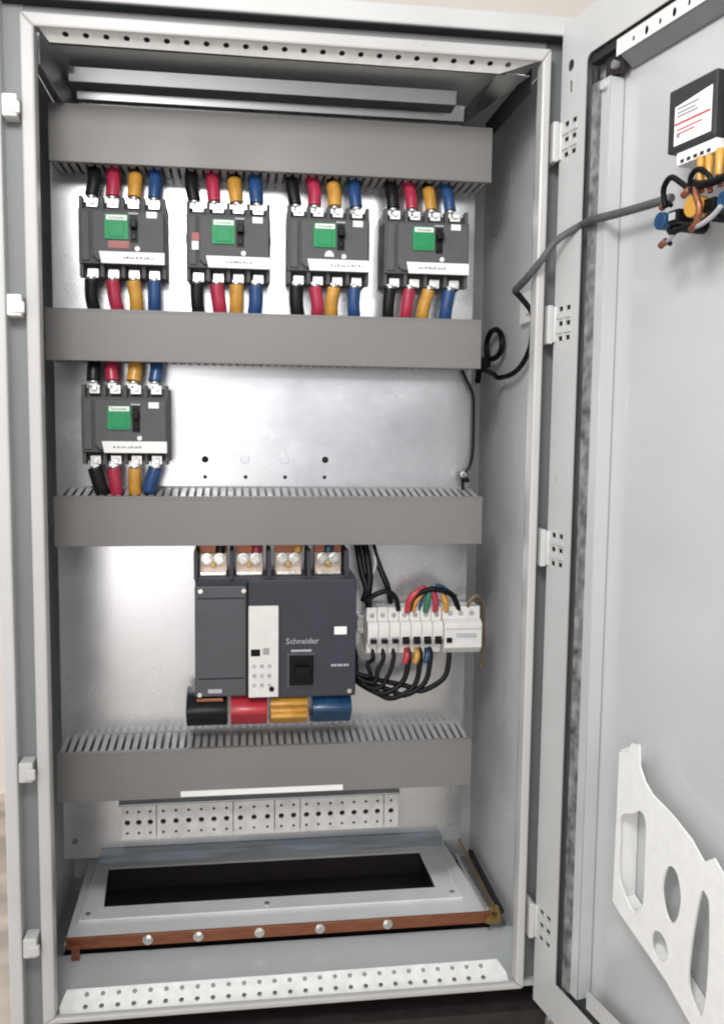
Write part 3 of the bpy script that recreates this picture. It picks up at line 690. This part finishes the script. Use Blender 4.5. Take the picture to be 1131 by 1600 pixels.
gw = 'wires looping between the indicator lamp holders'
for pts, m, lab, r in (
    ([(.262,.03,1.180),(.264,.036,1.205),(.284,.040,1.216),(.305,.038,1.203),(.318,.036,1.194),(.345,.036,1.192)], 'black', 'large black wire loop left of the yellow lamp holder', .0042),
    ([(.318,.036,1.190),(.326,.040,1.208),(.344,.042,1.212),(.360,.040,1.200),(.366,.036,1.186)], 'black', 'small black wire loop right above the yellow lamp holder', .0036),
    ([(.330,.036,1.198),(.350,.044,1.190),(.375,.044,1.188),(.41,.040,1.192)], 'black', 'black wire crossing right from the yellow lamp holder', .0055),
    ([(.336,.040,1.190),(.345,.046,1.176),(.352,.046,1.160),(.345,.044,1.142),(.330,.040,1.136)], 'copper', 'copper red wire curling beside the yellow lamp holder', .0045),
    ([(.272,.030,1.148),(.290,.040,1.140),(.310,.042,1.140),(.335,.040,1.143)], 'black', 'black wire running under the lamp holders', .0042),
    ([(.268,.030,1.131),(.282,.038,1.131),(.296,.040,1.137)], 'grey_blk', 'short grey wire tail under the blue lamp holder', .0030),
    ([(.328,.040,1.139),(.350,.042,1.138),(.372,.040,1.146),(.386,.040,1.155)], 'grey_blk', 'grey wire curving up to the dark blue lamp holder', .0034)):
    wire([tuple(cl(*p)) for p in pts], r*.85, m, lab, gw)
for w, off, z, lab in ((.254, .026, 1.186, 'copper wire end on the conduit side of the blue lamp holder'), (.266, .034, 1.130, 'copper wire tip hanging under the blue lamp holder'), (.322, .044, 1.186, 'copper wire end between the two black loops')):
    g = G(); g.cyl(cl(w-.007, off, z-.003), cl(w+.007, off, z+.003), .0042, 10, 0); g.cyl(cl(w+.007, off, z+.003), cl(w+.016, off, z-.004), .0030, 8, 1)
    tag(part('copper_ferrule', g, ['copper', 'black'], None, .001), lab, 'wire ferrule', 'bare copper wire ends on the door')

# ------------------------------------------------------------------ light
def area(name, loc, target, sx, sy, power, col=(1, 1, 1)):
    l = bpy.data.lights.new(name, 'AREA'); l.shape = 'RECTANGLE'; l.size = sx; l.size_y = sy; l.energy = power; l.color = col
    o = bpy.data.objects.new(name, l); C.objects.link(o); o.location = loc
    o.rotation_euler = (Vector(target) - Vector(loc)).to_track_quat('-Z', 'Y').to_euler(); return o
area('window_light', (.75, -3.3, 1.95), (.4, 0, 1.0), 1.5, .55, 14, (1, .99, .98))
area('doorway_light', (-.62, -3.2, .62), (.3, 0, .75), 1.5, 1.45, 12.5, (1, .925, .91))
area('work_lamp', (.10, -1.15, 1.66), (.40, .25, .7), .32, .32, 13, (1, .985, .965))
w = bpy.data.worlds.new('World'); bpy.context.scene.world = w; w.use_nodes = True
# soft room light: bright towards the left of the photographer, dim to the right
nt = w.node_tree; bg = nt.nodes['Background']
tc = nt.nodes.new('ShaderNodeTexCoord'); sx = nt.nodes.new('ShaderNodeSeparateXYZ'); mr = nt.nodes.new('ShaderNodeMapRange')
nt.links.new(tc.outputs['Generated'], sx.inputs['Vector']); nt.links.new(sx.outputs['X'], mr.inputs['Value'])
mr.interpolation_type = 'SMOOTHSTEP'
mr.inputs['From Min'].default_value = -.15; mr.inputs['From Max'].default_value = .26; mr.inputs['To Min'].default_value = 1.1; mr.inputs['To Max'].default_value = .20
nt.links.new(mr.outputs['Result'], bg.inputs['Strength']); bg.inputs['Color'].default_value = (.96, .98, 1, 1)

# ------------------------------------------------------------------ camera
cd = bpy.data.cameras.new('camera'); co_ = bpy.data.objects.new('camera', cd); C.objects.link(co_)
cd.sensor_fit = 'HORIZONTAL'; cd.sensor_width = 36; cd.lens = 1399.95/1131*36; cd.clip_start = .02; cd.clip_end = 60
co_.matrix_world = Matrix.Translation((.29711, -1.34034, .91671)) @ Matrix.Rotation(R(-7.88235), 4, 'Z') @ Matrix.Rotation(R(90-5.41364), 4, 'X') @ Matrix.Rotation(R(.66493), 4, 'Z')
S = bpy.context.scene; S.camera = co_
S.view_settings.view_transform = 'Standard'; S.view_settings.look = 'None'; S.view_settings.exposure = .13; S.view_settings.gamma = 1
S.view_settings.use_curve_mapping = False
S.cycles.max_bounces = 8; S.cycles.filter_width = 2.1
